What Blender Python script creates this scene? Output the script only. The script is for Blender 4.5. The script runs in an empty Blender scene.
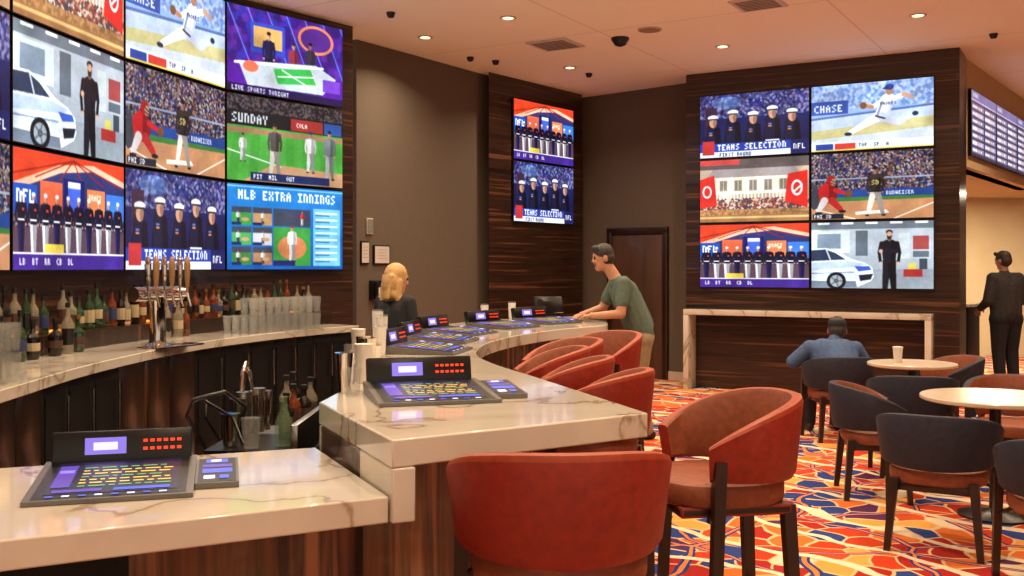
import bpy, bmesh, math, random
import numpy as np
from mathutils import Vector, Matrix
random.seed(3); rng=np.random.default_rng(3)
S=bpy.context.scene
S.view_settings.view_transform='Standard'
CH=4.08
def lin1(v): return v/12.92 if v<=.04045 else ((v+.055)/1.055)**2.4
def L(c): return tuple(lin1(v/255.) for v in c)+(1.,)
# ---------------------------------------------------------------- materials
def mat(name,c,rough=.5,metal=0,es=0,ec=None,trans=0,coat=0,spec=.5,sheen=0):
    m=bpy.data.materials.new(name); m.use_nodes=True
    b=m.node_tree.nodes['Principled BSDF']
    b.inputs['Base Color'].default_value=L(c); b.inputs['Roughness'].default_value=rough
    b.inputs['Metallic'].default_value=metal; b.inputs['Specular IOR Level'].default_value=spec
    b.inputs['Transmission Weight'].default_value=trans; b.inputs['Coat Weight'].default_value=coat
    b.inputs['Sheen Weight'].default_value=sheen
    if es: b.inputs['Emission Color'].default_value=L(ec or c); b.inputs['Emission Strength'].default_value=es
    return m
def nt(m): return m.node_tree.nodes,m.node_tree.links,m.node_tree.nodes['Principled BSDF']
def ramp(N,stops,interp='LINEAR'):
    r=N.new('ShaderNodeValToRGB'); r.color_ramp.interpolation=interp
    e=r.color_ramp.elements
    while len(e)<len(stops): e.new(.5)
    for i,(p,c) in enumerate(stops): e[i].position=p; e[i].color=L(c)
    return r
def coords(N,K,scale,src='Object'):
    t=N.new('ShaderNodeTexCoord'); mp=N.new('ShaderNodeMapping'); mp.inputs['Scale'].default_value=scale
    K.new(t.outputs[src],mp.inputs['Vector']); return mp
def wood(name,scale,stops,rough=.3,det=4):
    m=mat(name,(60,35,20),rough,coat=.2); N,K,b=nt(m)
    mp=coords(N,K,scale); n=N.new('ShaderNodeTexNoise'); n.inputs['Scale'].default_value=1; n.inputs['Detail'].default_value=det
    n.inputs['Distortion'].default_value=.25
    K.new(mp.outputs[0],n.inputs['Vector']); r=ramp(N,stops); K.new(n.outputs['Fac'],r.inputs[0]); K.new(r.outputs[0],b.inputs['Base Color'])
    return m
def noisy(name,c1,c2,scale,rough,bump=0,**k):
    m=mat(name,c1,rough,**k); N,K,b=nt(m); mp=coords(N,K,(1,1,1)); n=N.new('ShaderNodeTexNoise')
    n.inputs['Scale'].default_value=scale; n.inputs['Detail'].default_value=5; K.new(mp.outputs[0],n.inputs['Vector'])
    r=ramp(N,[(.3,c1),(.7,c2)]); K.new(n.outputs['Fac'],r.inputs[0]); K.new(r.outputs[0],b.inputs['Base Color'])
    if bump:
        bp=N.new('ShaderNodeBump'); bp.inputs['Strength'].default_value=bump; bp.inputs['Distance'].default_value=.004
        K.new(n.outputs['Fac'],bp.inputs['Height']); K.new(bp.outputs[0],b.inputs['Normal'])
    return m
WOODH=wood('ebony_wood_horizontal',(.5,.5,26),[(.33,(26,15,11)),(.46,(58,36,25)),(.55,(34,20,14)),(.66,(100,65,44))])
WOODV=wood('ebony_wood_vertical',(15,15,.5),[(.33,(16,9,7)),(.5,(48,28,17)),(.6,(26,14,10)),(.72,(92,56,34))])
WOODB=wood('bar_front_wood',(13,13,.6),[(.3,(30,16,11)),(.46,(104,66,42)),(.56,(56,34,22)),(.68,(160,112,76))],rough=.18)
LEG=noisy('chair_leg_wood',(30,14,9),(48,24,15),12,.35)
GREY=noisy('taupe_wallpaper',(92,80,68),(101,88,75),60,.8,.1)
CREAM=noisy('cream_paint',(214,196,156),(220,202,164),3,.8)
SOFF=noisy('soffit_paint',(196,166,126),(204,174,134),3,.8)
WHITE=mat('white_trim',(205,190,175),.4)
DOOR=wood('door_wood',(6,6,.8),[(.3,(66,46,36)),(.7,(92,64,48))],rough=.4)
BLACK=mat('black_plastic',(12,12,14),.3)
BLACKM=noisy('black_laminate_and_void',(9,8,8),(15,13,12),8,.6,spec=.25)
STEEL=noisy('brushed_steel',(170,165,158),(200,195,188),30,.25,metal=1)
CHROME=mat('chrome',(210,205,200),.1,metal=1)
RUST=noisy('rust_upholstery',(128,30,15),(152,40,20),35,.55,.15)
BROWNF=noisy('tan_upholstery',(122,60,35),(142,74,43),35,.6,.15)
RIM=noisy('piping',(150,58,30),(165,70,38),35,.5)
NAVY=noisy('navy_upholstery',(24,26,40),(36,38,54),40,.7,.15)
TABLE=noisy('table_laminate',(200,180,156),(210,192,168),4,.25)
def quartz():
    m=mat('veined_quartz',(225,215,200),.09,coat=.3); N,K,b=nt(m); mp=coords(N,K,(1,1,1))
    n=N.new('ShaderNodeTexNoise'); n.inputs['Scale'].default_value=1.25; n.inputs['Detail'].default_value=6; n.inputs['Distortion'].default_value=.8
    K.new(mp.outputs[0],n.inputs['Vector'])
    r=ramp(N,[(.40,(214,204,190)),(.485,(206,194,178)),(.5,(160,140,118)),(.515,(208,197,182)),(.62,(217,208,194))]); K.new(n.outputs['Fac'],r.inputs[0])
    K.new(r.outputs[0],b.inputs['Base Color']); return m
QZ=quartz()
def carpet():
    m=mat('patterned_carpet',(180,70,40),.95,spec=.1); N,K,b=nt(m); mp=coords(N,K,(1,1,1))
    d=N.new('ShaderNodeTexNoise'); d.inputs['Scale'].default_value=1.5; d.inputs['Detail'].default_value=2
    K.new(mp.outputs[0],d.inputs['Vector'])
    vm=N.new('ShaderNodeVectorMath'); vm.operation='MULTIPLY_ADD'; K.new(d.outputs['Color'],vm.inputs[0]); vm.inputs[1].default_value=(.4,.4,0); K.new(mp.outputs[0],vm.inputs[2])
    def vor(s,f,seedoff=0):
        v=N.new('ShaderNodeTexVoronoi'); v.voronoi_dimensions='2D'; v.inputs['Scale'].default_value=s; v.feature=f; K.new(vm.outputs[0],v.inputs['Vector']); return v
    def mixc(f,a,bcol):
        x=N.new('ShaderNodeMix'); x.data_type='RGBA'; K.new(f,x.inputs[0]); K.new(a,x.inputs[6]); x.inputs[7].default_value=L(bcol); return x.outputs[2]
    def cmp(s,op,v):
        x=N.new('ShaderNodeMath'); x.operation=op; x.inputs[1].default_value=v; K.new(s,x.inputs[0]); return x.outputs[0]
    v=vor(5.2,'F1'); sp=N.new('ShaderNodeSeparateColor'); K.new(v.outputs['Color'],sp.inputs[0])
    r=ramp(N,[(0,(196,64,34)),(.22,(48,66,130)),(.32,(216,112,52)),(.48,(168,42,36)),(.62,(224,160,78)),(.74,(196,78,40)),(.82,(86,44,84)),(.90,(226,204,172))],'CONSTANT')
    K.new(sp.outputs[0],r.inputs[0])
    e=vor(5.2,'DISTANCE_TO_EDGE'); c=mixc(cmp(e.outputs['Distance'],'LESS_THAN',.045),r.outputs[0],(222,184,138))
    e2=vor(1.7,'DISTANCE_TO_EDGE'); a=cmp(e2.outputs['Distance'],'LESS_THAN',.045); c=mixc(a,c,(44,60,126)); a=cmp(e2.outputs['Distance'],'LESS_THAN',.018); c=mixc(a,c,(228,130,64))
    w=N.new('ShaderNodeTexWave'); w.wave_type='BANDS'; w.bands_direction='DIAGONAL'; w.inputs['Scale'].default_value=.9; w.inputs['Distortion'].default_value=5; w.inputs['Detail'].default_value=0; w.inputs['Detail Scale'].default_value=.6
    K.new(vm.outputs[0],w.inputs['Vector']); c=mixc(cmp(w.outputs['Fac'],'GREATER_THAN',.965),c,(236,214,182))
    K.new(c,b.inputs['Base Color']); return m
CARPET=carpet()
def ceilm():
    m=mat('ceiling_panels',(235,212,185),.85); N,K,b=nt(m); mp=coords(N,K,(1,1,1))
    mp.inputs['Rotation'].default_value=(0,0,.55)
    br=N.new('ShaderNodeTexBrick'); br.offset=0; br.inputs['Scale'].default_value=1; br.inputs['Brick Width'].default_value=2.4; br.inputs['Row Height'].default_value=2.4
    br.inputs['Mortar Size'].default_value=.008; br.inputs['Color1'].default_value=L((252,240,220)); br.inputs['Color2'].default_value=L((250,237,217)); br.inputs['Mortar'].default_value=L((224,204,178))
    K.new(mp.outputs[0],br.inputs['Vector']); K.new(br.outputs['Color'],b.inputs['Base Color']); return m
CEIL=ceilm()
def glassm(name,c,a=.35):
    m=bpy.data.materials.new(name); m.use_nodes=True; N=m.node_tree.nodes; K=m.node_tree.links; b=N['Principled BSDF']
    b.inputs['Base Color'].default_value=L(c); b.inputs['Roughness'].default_value=.06; b.inputs['Alpha'].default_value=a; b.inputs['Specular IOR Level'].default_value=.9
    return m
GLASS=glassm('clear_glass',(190,190,185),.2)
def screenm():
    m=bpy.data.materials.new('lcd_screen'); m.use_nodes=True; N,K,b=nt(m)
    a=N.new('ShaderNodeAttribute'); a.attribute_name='col'; K.new(a.outputs['Color'],b.inputs['Emission Color'])
    b.inputs['Emission Strength'].default_value=1.3; b.inputs['Base Color'].default_value=(.005,.005,.006,1); b.inputs['Roughness'].default_value=.25
    return m
SCR=screenm()
# ---------------------------------------------------------------- mesh builder
class Mb:
    def __init__(s,mats): s.bm=bmesh.new(); s.mats=mats; s.M=Matrix()
    def mk(s,vs,fs,mi=0):
        V=[s.bm.verts.new(s.M@Vector(v)) for v in vs]; out=[]
        for i,f in enumerate(fs):
            try:
                F=s.bm.faces.new([V[k] for k in f]); F.material_index=mi[i] if isinstance(mi,(list,tuple)) else mi; out.append(F)
            except ValueError: pass
        return V,out
    def box(s,c,d,mi=0,rz=0,rx=0,bev=0,seg=2):
        M=Matrix.Translation(c)@Matrix.Rotation(rz,4,'Z')@Matrix.Rotation(rx,4,'X')
        x,y,z=[k/2 for k in d]
        vs=[M@Vector(p) for p in [(-x,-y,-z),(x,-y,-z),(x,y,-z),(-x,y,-z),(-x,-y,z),(x,-y,z),(x,y,z),(-x,y,z)]]
        V,F=s.mk(vs,[(0,3,2,1),(4,5,6,7),(0,1,5,4),(1,2,6,5),(2,3,7,6),(3,0,4,7)],mi)
        if bev:
            es=list({e for f in F for e in f.edges})
            bmesh.ops.bevel(s.bm,geom=es,offset=bev,segments=seg,profile=.5,affect='EDGES',clamp_overlap=True)
    def ring(s,c,ax,r,n):
        ax=Vector(ax).normalized(); u=ax.orthogonal().normalized(); v=ax.cross(u)
        return [Vector(c)+(u*math.cos(2*math.pi*i/n)+v*math.sin(2*math.pi*i/n))*r for i in range(n)]
    def rings(s,R,mi,caps=True):
        n=len(R[0]); vs=[p for r in R for p in r]; fs=[];ms=[]
        for j in range(len(R)-1):
            for i in range(n):
                fs.append((j*n+i,j*n+(i+1)%n,(j+1)*n+(i+1)%n,(j+1)*n+i)); ms.append(mi[j] if isinstance(mi,list) else mi)
        if caps:
            fs.append(tuple(range(n))[::-1]); ms.append(mi[0] if isinstance(mi,list) else mi)
            fs.append(tuple(range((len(R)-1)*n,len(R)*n))); ms.append(mi[-1] if isinstance(mi,list) else mi)
        s.mk(vs,fs,ms)
    def cyl(s,p0,p1,r0,r1=None,mi=0,n=16):
        ax=Vector(p1)-Vector(p0); s.rings([s.ring(p0,ax,r0,n),s.ring(p1,ax,r0 if r1 is None else r1,n)],mi)
    def lathe(s,c,prof,mi=0,n=16):
        s.rings([[Vector((c[0]+r*math.cos(2*math.pi*i/n),c[1]+r*math.sin(2*math.pi*i/n),c[2]+z)) for i in range(n)] for r,z in prof],mi)
    def tube(s,P,r,mi=0,n=8):
        P=[Vector(p) for p in P]; R=[]; u=None
        for i,p in enumerate(P):
            t=(P[min(i+1,len(P)-1)]-P[max(i-1,0)]).normalized()
            u=t.orthogonal().normalized() if u is None else (u-t*u.dot(t)).normalized()
            v=t.cross(u); rr=r[i] if isinstance(r,(list,tuple)) else r
            R.append([p+(u*math.cos(2*math.pi*k/n)+v*math.sin(2*math.pi*k/n))*rr for k in range(n)])
        s.rings(R,mi)
    def prism(s,P,z0,z1,mi=0):
        n=len(P); vs=[(p[0],p[1],z0) for p in P]+[(p[0],p[1],z1) for p in P]
        s.mk(vs,[tuple(range(n))[::-1],tuple(range(n,2*n))]+[(i,(i+1)%n,n+(i+1)%n,n+i) for i in range(n)],mi)
    def strip(s,O,I,z0,z1,mi=0):
        n=len(O); vs=[]
        for o,i in zip(O,I): vs+=[(o[0],o[1],z0),(i[0],i[1],z0),(i[0],i[1],z1),(o[0],o[1],z1)]
        fs=[(0,1,2,3),tuple(4*(n-1)+k for k in (3,2,1,0))]
        for k in range(n-1):
            a=4*k;b=a+4
            for j in range(4): fs.append((a+j,b+j,b+(j+1)%4,a+(j+1)%4))
        s.mk(vs,fs,mi)
    def mesh(s,name,angle=35):
        bmesh.ops.recalc_face_normals(s.bm,faces=s.bm.faces)
        me=bpy.data.meshes.new(name); s.bm.to_mesh(me); s.bm.free()
        for m in s.mats: me.materials.append(m)
        me.shade_smooth()
        try: me.set_sharp_from_angle(angle=math.radians(angle))
        except Exception: pass
        return me
    def done(s,name,angle=35,bev=0,par=None):
        ob=add(name,s.mesh(name,angle))
        if bev:
            b=ob.modifiers.new('bevel','BEVEL'); b.width=bev; b.segments=2; b.limit_method='ANGLE'; b.angle_limit=.8
        if par: ob.parent=par
        return ob
def add(name,me,loc=(0,0,0),rz=0):
    ob=bpy.data.objects.new(name,me); S.collection.objects.link(ob); ob.location=loc; ob.rotation_euler=(0,0,rz); return ob
def catmull(P,n=5):
    P=[Vector(p) for p in P]; out=[]
    for i in range(len(P)-1):
        p0=P[max(i-1,0)];p1=P[i];p2=P[i+1];p3=P[min(i+2,len(P)-1)]
        for k in range(n):
            t=k/n; out.append(.5*((2*p1)+(p2-p0)*t+(2*p0-5*p1+4*p2-p3)*t*t+(3*p1-p0-3*p2+p3)*t**3))
    out.append(P[-1]); return out
def mix(A,B,t): return [Vector(a)*(1-t)+Vector(b)*t for a,b in zip(A,B)]
# ---------------------------------------------------------------- room shell
m=Mb([CARPET]); m.box((2.5,7,-.05),(19,24,.1)); m.done('floor')
m=Mb([CEIL]); m.box((2.5,7,CH+.05),(19,24,.1)); m.done('ceiling')
Wp=[(-3.0,-1),(-3.2,2.2),(-3.27,3.55),(-3.27,4.97),(-3.24,6.40),(-3.06,7.82),(-2.66,9.18),(-1.75,10.3),(-1.63,10.45)]
def offs(P,d):
    out=[]
    for i,p in enumerate(P):
        a=Vector(P[max(i-1,0)]);b=Vector(P[min(i+1,len(P)-1)]);t=(b-a).normalized(); out.append(Vector(p)+Vector((-t.y,t.x))*d)
    return out
m=Mb([WOODH]); m.strip(offs(Wp,.05),offs(Wp,.55),0,CH); m.done('wall_left')
def wall(name,p0,p1,z0,z1,M,th=.15):
    a=Vector(p0);b=Vector(p1);t=(b-a).normalized();n=Vector((-t.y,t.x))*th
    m=Mb([M]); m.prism([a,b,b+n,a+n],z0,z1); return m.done(name)
wall('wall_back_left',(-1.72,11.06),(-.25,13.25),0,CH,GREY)
m=Mb([WOODH]); m.prism([(-.3,12.9),(1.02,14.6),(1.02,15.2),(-.3,15.2)],0,CH); m.done('wall_pillar_center')
wall('wall_back_center',(.95,14.94),(2.75,13.37),0,CH,GREY)
m=Mb([WOODH]); m.prism([(2.28,13.1),(5.13,11.46),(5.45,12.0),(2.6,13.64)],0,CH); m.done('wall_pillar_right')
wall('wall_back_right',(5.5,12.1),(8.2,15.7),2.78,CH,SOFF,.25)
wall('wall_right',(9.5,18),(9.5,-3),0,CH,GREY)
wall('wall_lounge_back',(3.5,17.6),(10.5,17.6),0,CH,CREAM)
m=Mb([SOFF]); m.prism([(5.55,12.3),(8.3,16.0),(9.4,17.5),(5.7,17.5)],2.78,2.86); m.done('ceiling_lounge')
def along(p0,p1,t,off=0):
    a=Vector(p0);b=Vector(p1);d=(b-a).normalized(); q=a+d*t+Vector((d.y,-d.x))*off; return q,math.atan2(d.y,d.x)
for nm,p0,p1 in [('baseboard_back_left',(-1.70,11.06),(-.3,13.12)),]:
    q,a=along(p0,p1,(Vector(p1)-Vector(p0)).length/2,.012); m=Mb([WHITE]); m.box((q.x,q.y,.06),((Vector(p1)-Vector(p0)).length,.02,.12),0,a); m.done(nm)
DW0,DW1=(.95,14.94),(2.75,13.37)
q,a=along(DW0,DW1,.28,.012); m=Mb([WHITE]); m.box((q.x,q.y,.06),(.4,.02,.12),0,a); m.done('baseboard_door_left')
q,a=along(DW0,DW1,1.78,.012); m=Mb([WHITE]); m.box((q.x,q.y,.06),(.3,.02,.12),0,a); m.done('baseboard_door_right')
q,a=along(DW0,DW1,1.12,0); m=Mb([DOOR,LEG,STEEL]); m.M=Matrix.Translation((q.x,q.y,0))@Matrix.Rotation(a,4,'Z')
m.box((0,-.02,1.01),(.86,.03,2.02),0,bev=.004)
m.box((-.47,-.03,1.04),(.08,.06,2.08),1,bev=.006); m.box((.47,-.03,1.04),(.08,.06,2.08),1,bev=.006); m.box((0,-.03,2.08),(1.02,.06,.09),1,bev=.006)
m.cyl((-.36,-.035,1.0),(-.36,-.085,1.0),.025,mi=2); m.cyl((-.36,-.08,1.0),(-.25,-.08,1.0),.01,mi=2)
m.done('door_1')
# ---------------------------------------------------------------- screens
FW,FH=240,135; SS=2
yy,xx=np.mgrid[0:FH*SS,0:FW*SS].astype(float); yy=(yy+.5)*90/(FH*SS); xx=(xx+.5)*160/(FW*SS)
FONT=dict(A="010101111101101",B="110101110101110",C="011100100100011",D="110101101101110",E="111100110100111",F="111100110100100",G="011100101101011",H="101101111101101",I="111010010010111",L="100100100100111",M="101111111101101",N="110101101101101",O="010101101101010",P="110101110100100",R="110101110101101",S="011100010001110",T="111010010010010",U="101101101101111",V="101101101101010",X="101101010101101",Y="101101010010010",J="001001001101010",K="101101110101101",W="101101111111101")
def lowf(h,w,amp):
    g=rng.normal(0,amp,(h+1,w+1)); Y=yy/90*h*.999; X=xx/160*w*.999; y0=Y.astype(int);x0=X.astype(int);fy=Y-y0;fx=X-x0
    fy=fy*fy*(3-2*fy);fx=fx*fx*(3-2*fx)
    return (g[y0,x0]*(1-fy)*(1-fx)+g[y0+1,x0]*fy*(1-fx)+g[y0,x0+1]*(1-fy)*fx+g[y0+1,x0+1]*fy*fx)
class Cv:
    def __init__(s,c0,c1=None):
        c1=c1 or c0; t=(yy/90)[...,None]; s.a=np.array(c0,float)*(1-t)+np.array(c1,float)*t; s.t=[]
    def put(s,mk,c,al=1.): s.a[mk]=s.a[mk]*(1-al)+np.array(c,float)*al
    def rect(s,x0,y0,x1,y1,c,al=1.): s.put((xx>=x0)&(xx<x1)&(yy>=y0)&(yy<y1),c,al)
    def ell(s,cx,cy,rx,ry,c,al=1.): s.put(((xx-cx)/rx)**2+((yy-cy)/ry)**2<1,c,al)
    def line(s,x0,y0,x1,y1,w,c,al=1.,w1=None):
        dx,dy=x1-x0,y1-y0; t=np.clip(((xx-x0)*dx+(yy-y0)*dy)/(dx*dx+dy*dy+1e-6),0,1); W=w if w1 is None else w+(w1-w)*t; s.put((xx-x0-t*dx)**2+(yy-y0-t*dy)**2<W*W,c,al)
    def poly(s,P,c,al=1.):
        ins=np.zeros(xx.shape,bool); n=len(P)
        for i in range(n):
            x0,y0=P[i];x1,y1=P[(i+1)%n]
            if y0==y1: continue
            cr=((y0>yy)!=(y1>yy))&(xx<(x1-x0)*(yy-y0)/(y1-y0)+x0); ins^=cr
        s.put(ins,c,al)
    def text(s,x,y,t,c,k=1): s.t.append((x,y,t,c,k))
    def _text(s,x,y,t,c,k):
        for ch in t:
            b=FONT.get(ch)
            if b:
                for i,v in enumerate(b):
                    if v=='1': s.rect(x+(i%3)*k,y+(i//3)*k,x+(i%3)*k+k,y+(i//3)*k+k,c)
            x+=4*k
    def crowd(s,y0,y1,pal,sz=3,al=1.):
        P=np.array(pal,float); 
        for lay,(fx,fy) in enumerate([(0,0),(.5,.5)]):
            gx=((xx/sz+fx).astype(int)); gy=((yy/sz+fy).astype(int)); h=rng.integers(0,len(pal),(int(90/sz)+3,int(160/sz)+3)); jx=rng.uniform(.3,.7,h.shape); jy=rng.uniform(.3,.7,h.shape)
            u=xx/sz+fx-gx-jx[gy,gx]; v=yy/sz+fy-gy-jy[gy,gx]; mk=(yy>=y0)&(yy<y1)
            if lay: mk&=(u*u*1.3+v*v<.16)
            s.a[mk]=s.a[mk]*(1-al)+P[h[gy,gx]][mk]*al
    def fig(s,cx,top,h,body,legs,skin=(200,150,120),hat=None,w=1.,stance=.07):
        dk=lambda c,f=.65:tuple(v*f for v in c)
        s.line(cx-.035*h,top+.5*h,cx-stance*h,top+.97*h,.055*h*w,legs,w1=.03*h*w); s.line(cx+.035*h,top+.5*h,cx+stance*h,top+.97*h,.055*h*w,dk(legs),w1=.03*h*w)
        s.ell(cx-stance*h-.01*h,top+.985*h,.045*h,.018*h,(25,22,22)); s.ell(cx+stance*h+.01*h,top+.985*h,.045*h,.018*h,(25,22,22))
        s.poly([(cx-.1*h*w,top+.19*h),(cx-.04*h,top+.15*h),(cx+.04*h,top+.15*h),(cx+.1*h*w,top+.19*h),(cx+.075*h*w,top+.52*h),(cx-.075*h*w,top+.52*h)],body)
        s.poly([(cx+.03*h,top+.15*h),(cx+.1*h*w,top+.19*h),(cx+.075*h*w,top+.52*h),(cx+.02*h,top+.52*h)],dk(body,.7))
        s.line(cx-.095*h*w,top+.21*h,cx-.125*h*w,top+.36*h,.034*h,body,w1=.026*h); s.line(cx-.125*h*w,top+.36*h,cx-.11*h*w,top+.5*h,.024*h,body); s.ell(cx-.11*h*w,top+.52*h,.02*h,.022*h,skin)
        s.line(cx+.095*h*w,top+.21*h,cx+.125*h*w,top+.36*h,.034*h,dk(body,.8),w1=.026*h); s.line(cx+.125*h*w,top+.36*h,cx+.11*h*w,top+.5*h,.024*h,dk(body,.8)); s.ell(cx+.11*h*w,top+.52*h,.02*h,.022*h,skin)
        s.rect(cx-.02*h,top+.11*h,cx+.02*h,top+.17*h,dk(skin,.8)); s.ell(cx,top+.075*h,.045*h,.062*h,skin); s.ell(cx+.02*h,top+.08*h,.022*h,.05*h,dk(skin,.75))
        if hat: s.ell(cx,top+.03*h,.052*h,.036*h,hat)
    def out(s,n=6,f=.4):
        lum=1.03+lowf(5,8,.16*f)+lowf(18,30,.05*f)+lowf(60,106,.05*f)
        s.a=s.a*np.clip(lum,.5,1.5)[...,None]
        for k in range(3): s.a[...,k]+=lowf(9,16,4*f)
        for t in s.t: s._text(*t)
        a=s.a.reshape(FH,SS,FW,SS,3).mean((1,3))
        a=a+rng.normal(0,n*.4,a.shape)
        p=np.pad(a,((1,1),(1,1),(0,0)),'edge'); a=.5*a+.125*(p[:-2,1:-1]+p[2:,1:-1]+p[1:-1,:-2]+p[1:-1,2:])
        a=(a-118)*1.08+122
        return np.clip(a,0,255)
def s_car():
    c=Cv((178,188,198),(150,160,172))
    c.rect(0,0,160,10,(105,115,125)); 
    for i in range(5): c.line(10+i*32,2,24+i*32,2,1.2,(240,245,250))
    c.rect(0,12,52,42,(200,210,218)); c.rect(8,16,40,36,(120,138,155)); c.rect(112,12,156,50,(176,186,194)); c.rect(116,16,130,50,(190,200,205)); c.rect(134,20,154,38,(150,70,68)); c.rect(134,40,154,48,(90,100,112))
    c.rect(60,12,76,46,(90,100,112)); c.rect(0,64,160,90,(120,130,142)); c.poly([(0,90),(60,64),(160,64),(160,90)],(140,150,160))
    c.poly([(0,36),(20,35),(36,40),(54,50),(72,55),(82,62),(84,74),(80,80),(62,88),(0,92)],(222,230,242)); c.poly([(0,38),(19,37),(33,42),(47,51),(0,53)],(44,58,82)); c.line(20,36,26,51,1,(200,208,216))
    c.poly([(0,55),(50,53),(74,57),(62,61),(0,66)],(178,198,226)); c.line(0,70,58,68,.8,(130,155,190)); c.poly([(58,60),(78,60),(81,65),(64,67)],(60,96,190)); c.poly([(64,72),(83,70),(80,78),(66,80)],(30,36,46)); c.poly([(0,80),(60,80),(62,88),(0,92)],(110,122,138)); c.ell(34,80,13,12,(24,26,32)); c.ell(34,80,8.5,8,(150,160,170)); c.ell(34,80,3,3,(40,40,40))
    for k in range(5): c.line(34,80,34+8*math.cos(k*1.257),80+8*math.sin(k*1.257),.8,(90,98,106))
    c.fig(104,12,84,(26,28,36),(26,28,36),(205,160,130),(48,34,26),1.25); c.line(94,38,112,40,3.4,(30,30,40)); c.ell(93,40,2.6,2.6,(205,160,130)); c.line(104,18,104,22,3,(60,40,30)); c.ell(104,17,3.2,3.2,(205,160,130))
    c.rect(122,64,146,74,(160,50,50)); c.rect(128,56,138,64,(200,190,90)); c.rect(142,50,152,64,(60,70,80)); return c.out(4)
def s_mil():
    c=Cv((50,60,120),(30,28,60)); c.poly([(0,0),(160,0),(160,14),(110,4),(60,8),(0,26)],(212,66,38)); c.poly([(0,26),(60,8),(110,4),(160,14),(160,19),(110,9),(62,14),(0,32)],(250,190,160))
    for i in range(6): c.line(80,3,i*32-4,20,.6,(150,36,24))
    c.rect(0,26,30,50,(30,80,180)); c.text(4,30,'NFL',(240,240,250),2); c.rect(34,22,64,46,(224,104,70)); c.rect(66,18,96,50,(24,30,100)); c.poly([(72,20),(90,20),(90,36),(81,44),(72,36)],(70,100,210)); c.poly([(72,20),(90,20),(90,25),(72,25)],(220,220,235))
    c.rect(100,24,128,46,(232,130,80)); c.rect(130,26,160,50,(60,120,210)); c.text(103,28,'DRAFT',(255,250,240),1); c.rect(0,56,160,80,(88,66,80)); c.rect(0,50,160,57,(40,40,80)); c.crowd(48,58,[(40,40,80),(90,70,100),(140,100,90),(30,30,60)],3,.8)
    for i in range(10):
        x=10+i*15.5; c.fig(x,32,46,(16,20,44),(226,228,236) if i%3 else (30,36,90),(210,160,130),(238,238,245),1.15,.03); c.rect(x-4,52,x+4,53.5,(235,235,240)); c.rect(x+1,44,x+3.6,46,(210,60,60))
    c.rect(0,78,160,90,(64,40,130)); c.rect(0,76.6,160,78,(230,230,240)); c.text(8,81,'LB  BT  RR  CB  DL',(245,245,250),1); c.rect(40,70,66,77,(226,200,80)); return c.out(7)
def s_pitch():
    c=Cv((116,150,206),(150,175,215)); c.crowd(0,34,[(140,165,210),(160,184,225),(90,120,180),(185,198,228),(110,130,175)],5,.7)
    c.poly([(0,44),(160,34),(160,90),(0,90)],(176,192,214)); c.poly([(0,62),(160,50),(160,64),(0,74)],(186,180,130)); c.poly([(0,74),(160,64),(160,90),(0,90)],(190,200,210)); c.poly([(0,44),(160,34),(160,37),(0,47)],(80,104,156))
    c.rect(0,22,50,40,(50,76,150)); c.text(4,27,'CHASE',(210,220,240),2)
    k=(240,242,248); d=(130,140,170); e=(186,194,216)
    c.line(102,26,92,46,9,k,w1=7); c.line(92,46,72,56,6,k,w1=4.5); c.line(72,56,53,66,4.2,k,w1=3); c.line(94,47,116,56,6,e,w1=4.6); c.line(116,56,134,47,4.4,e,w1=3); c.line(106,26,122,20,3.6,k,w1=2.8); c.line(122,20,134,24,2.8,(190,140,110),w1=2); c.line(97,26,82,34,3.6,k,w1=2.8); c.line(82,34,72,31,2.6,(170,120,90))
    c.line(95,28,88,46,1.6,d); c.line(108,28,100,48,2.2,e); c.ell(104,13,5,6.4,(170,124,98)); c.ell(104,8.5,6,4,(36,60,130)); c.ell(99,10,4,1.3,(30,50,110)); c.ell(50,68,5,2.4,(36,44,70)); c.ell(137,46,4,3,(36,44,70)); c.ell(70,31,4.6,4.6,(110,74,48)); c.text(92,28,'PADRES',(50,60,110),.9); c.line(86,46,98,50,1.1,(60,50,50))
    c.rect(0,78,160,90,(220,226,234)); c.rect(6,80,30,88,(40,66,150)); c.rect(32,80,60,88,(190,60,52)); c.text(64,81,'TOP  SP  A',(40,50,80),1); c.rect(0,88,160,90,(210,190,90)); return c.out(4)
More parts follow.
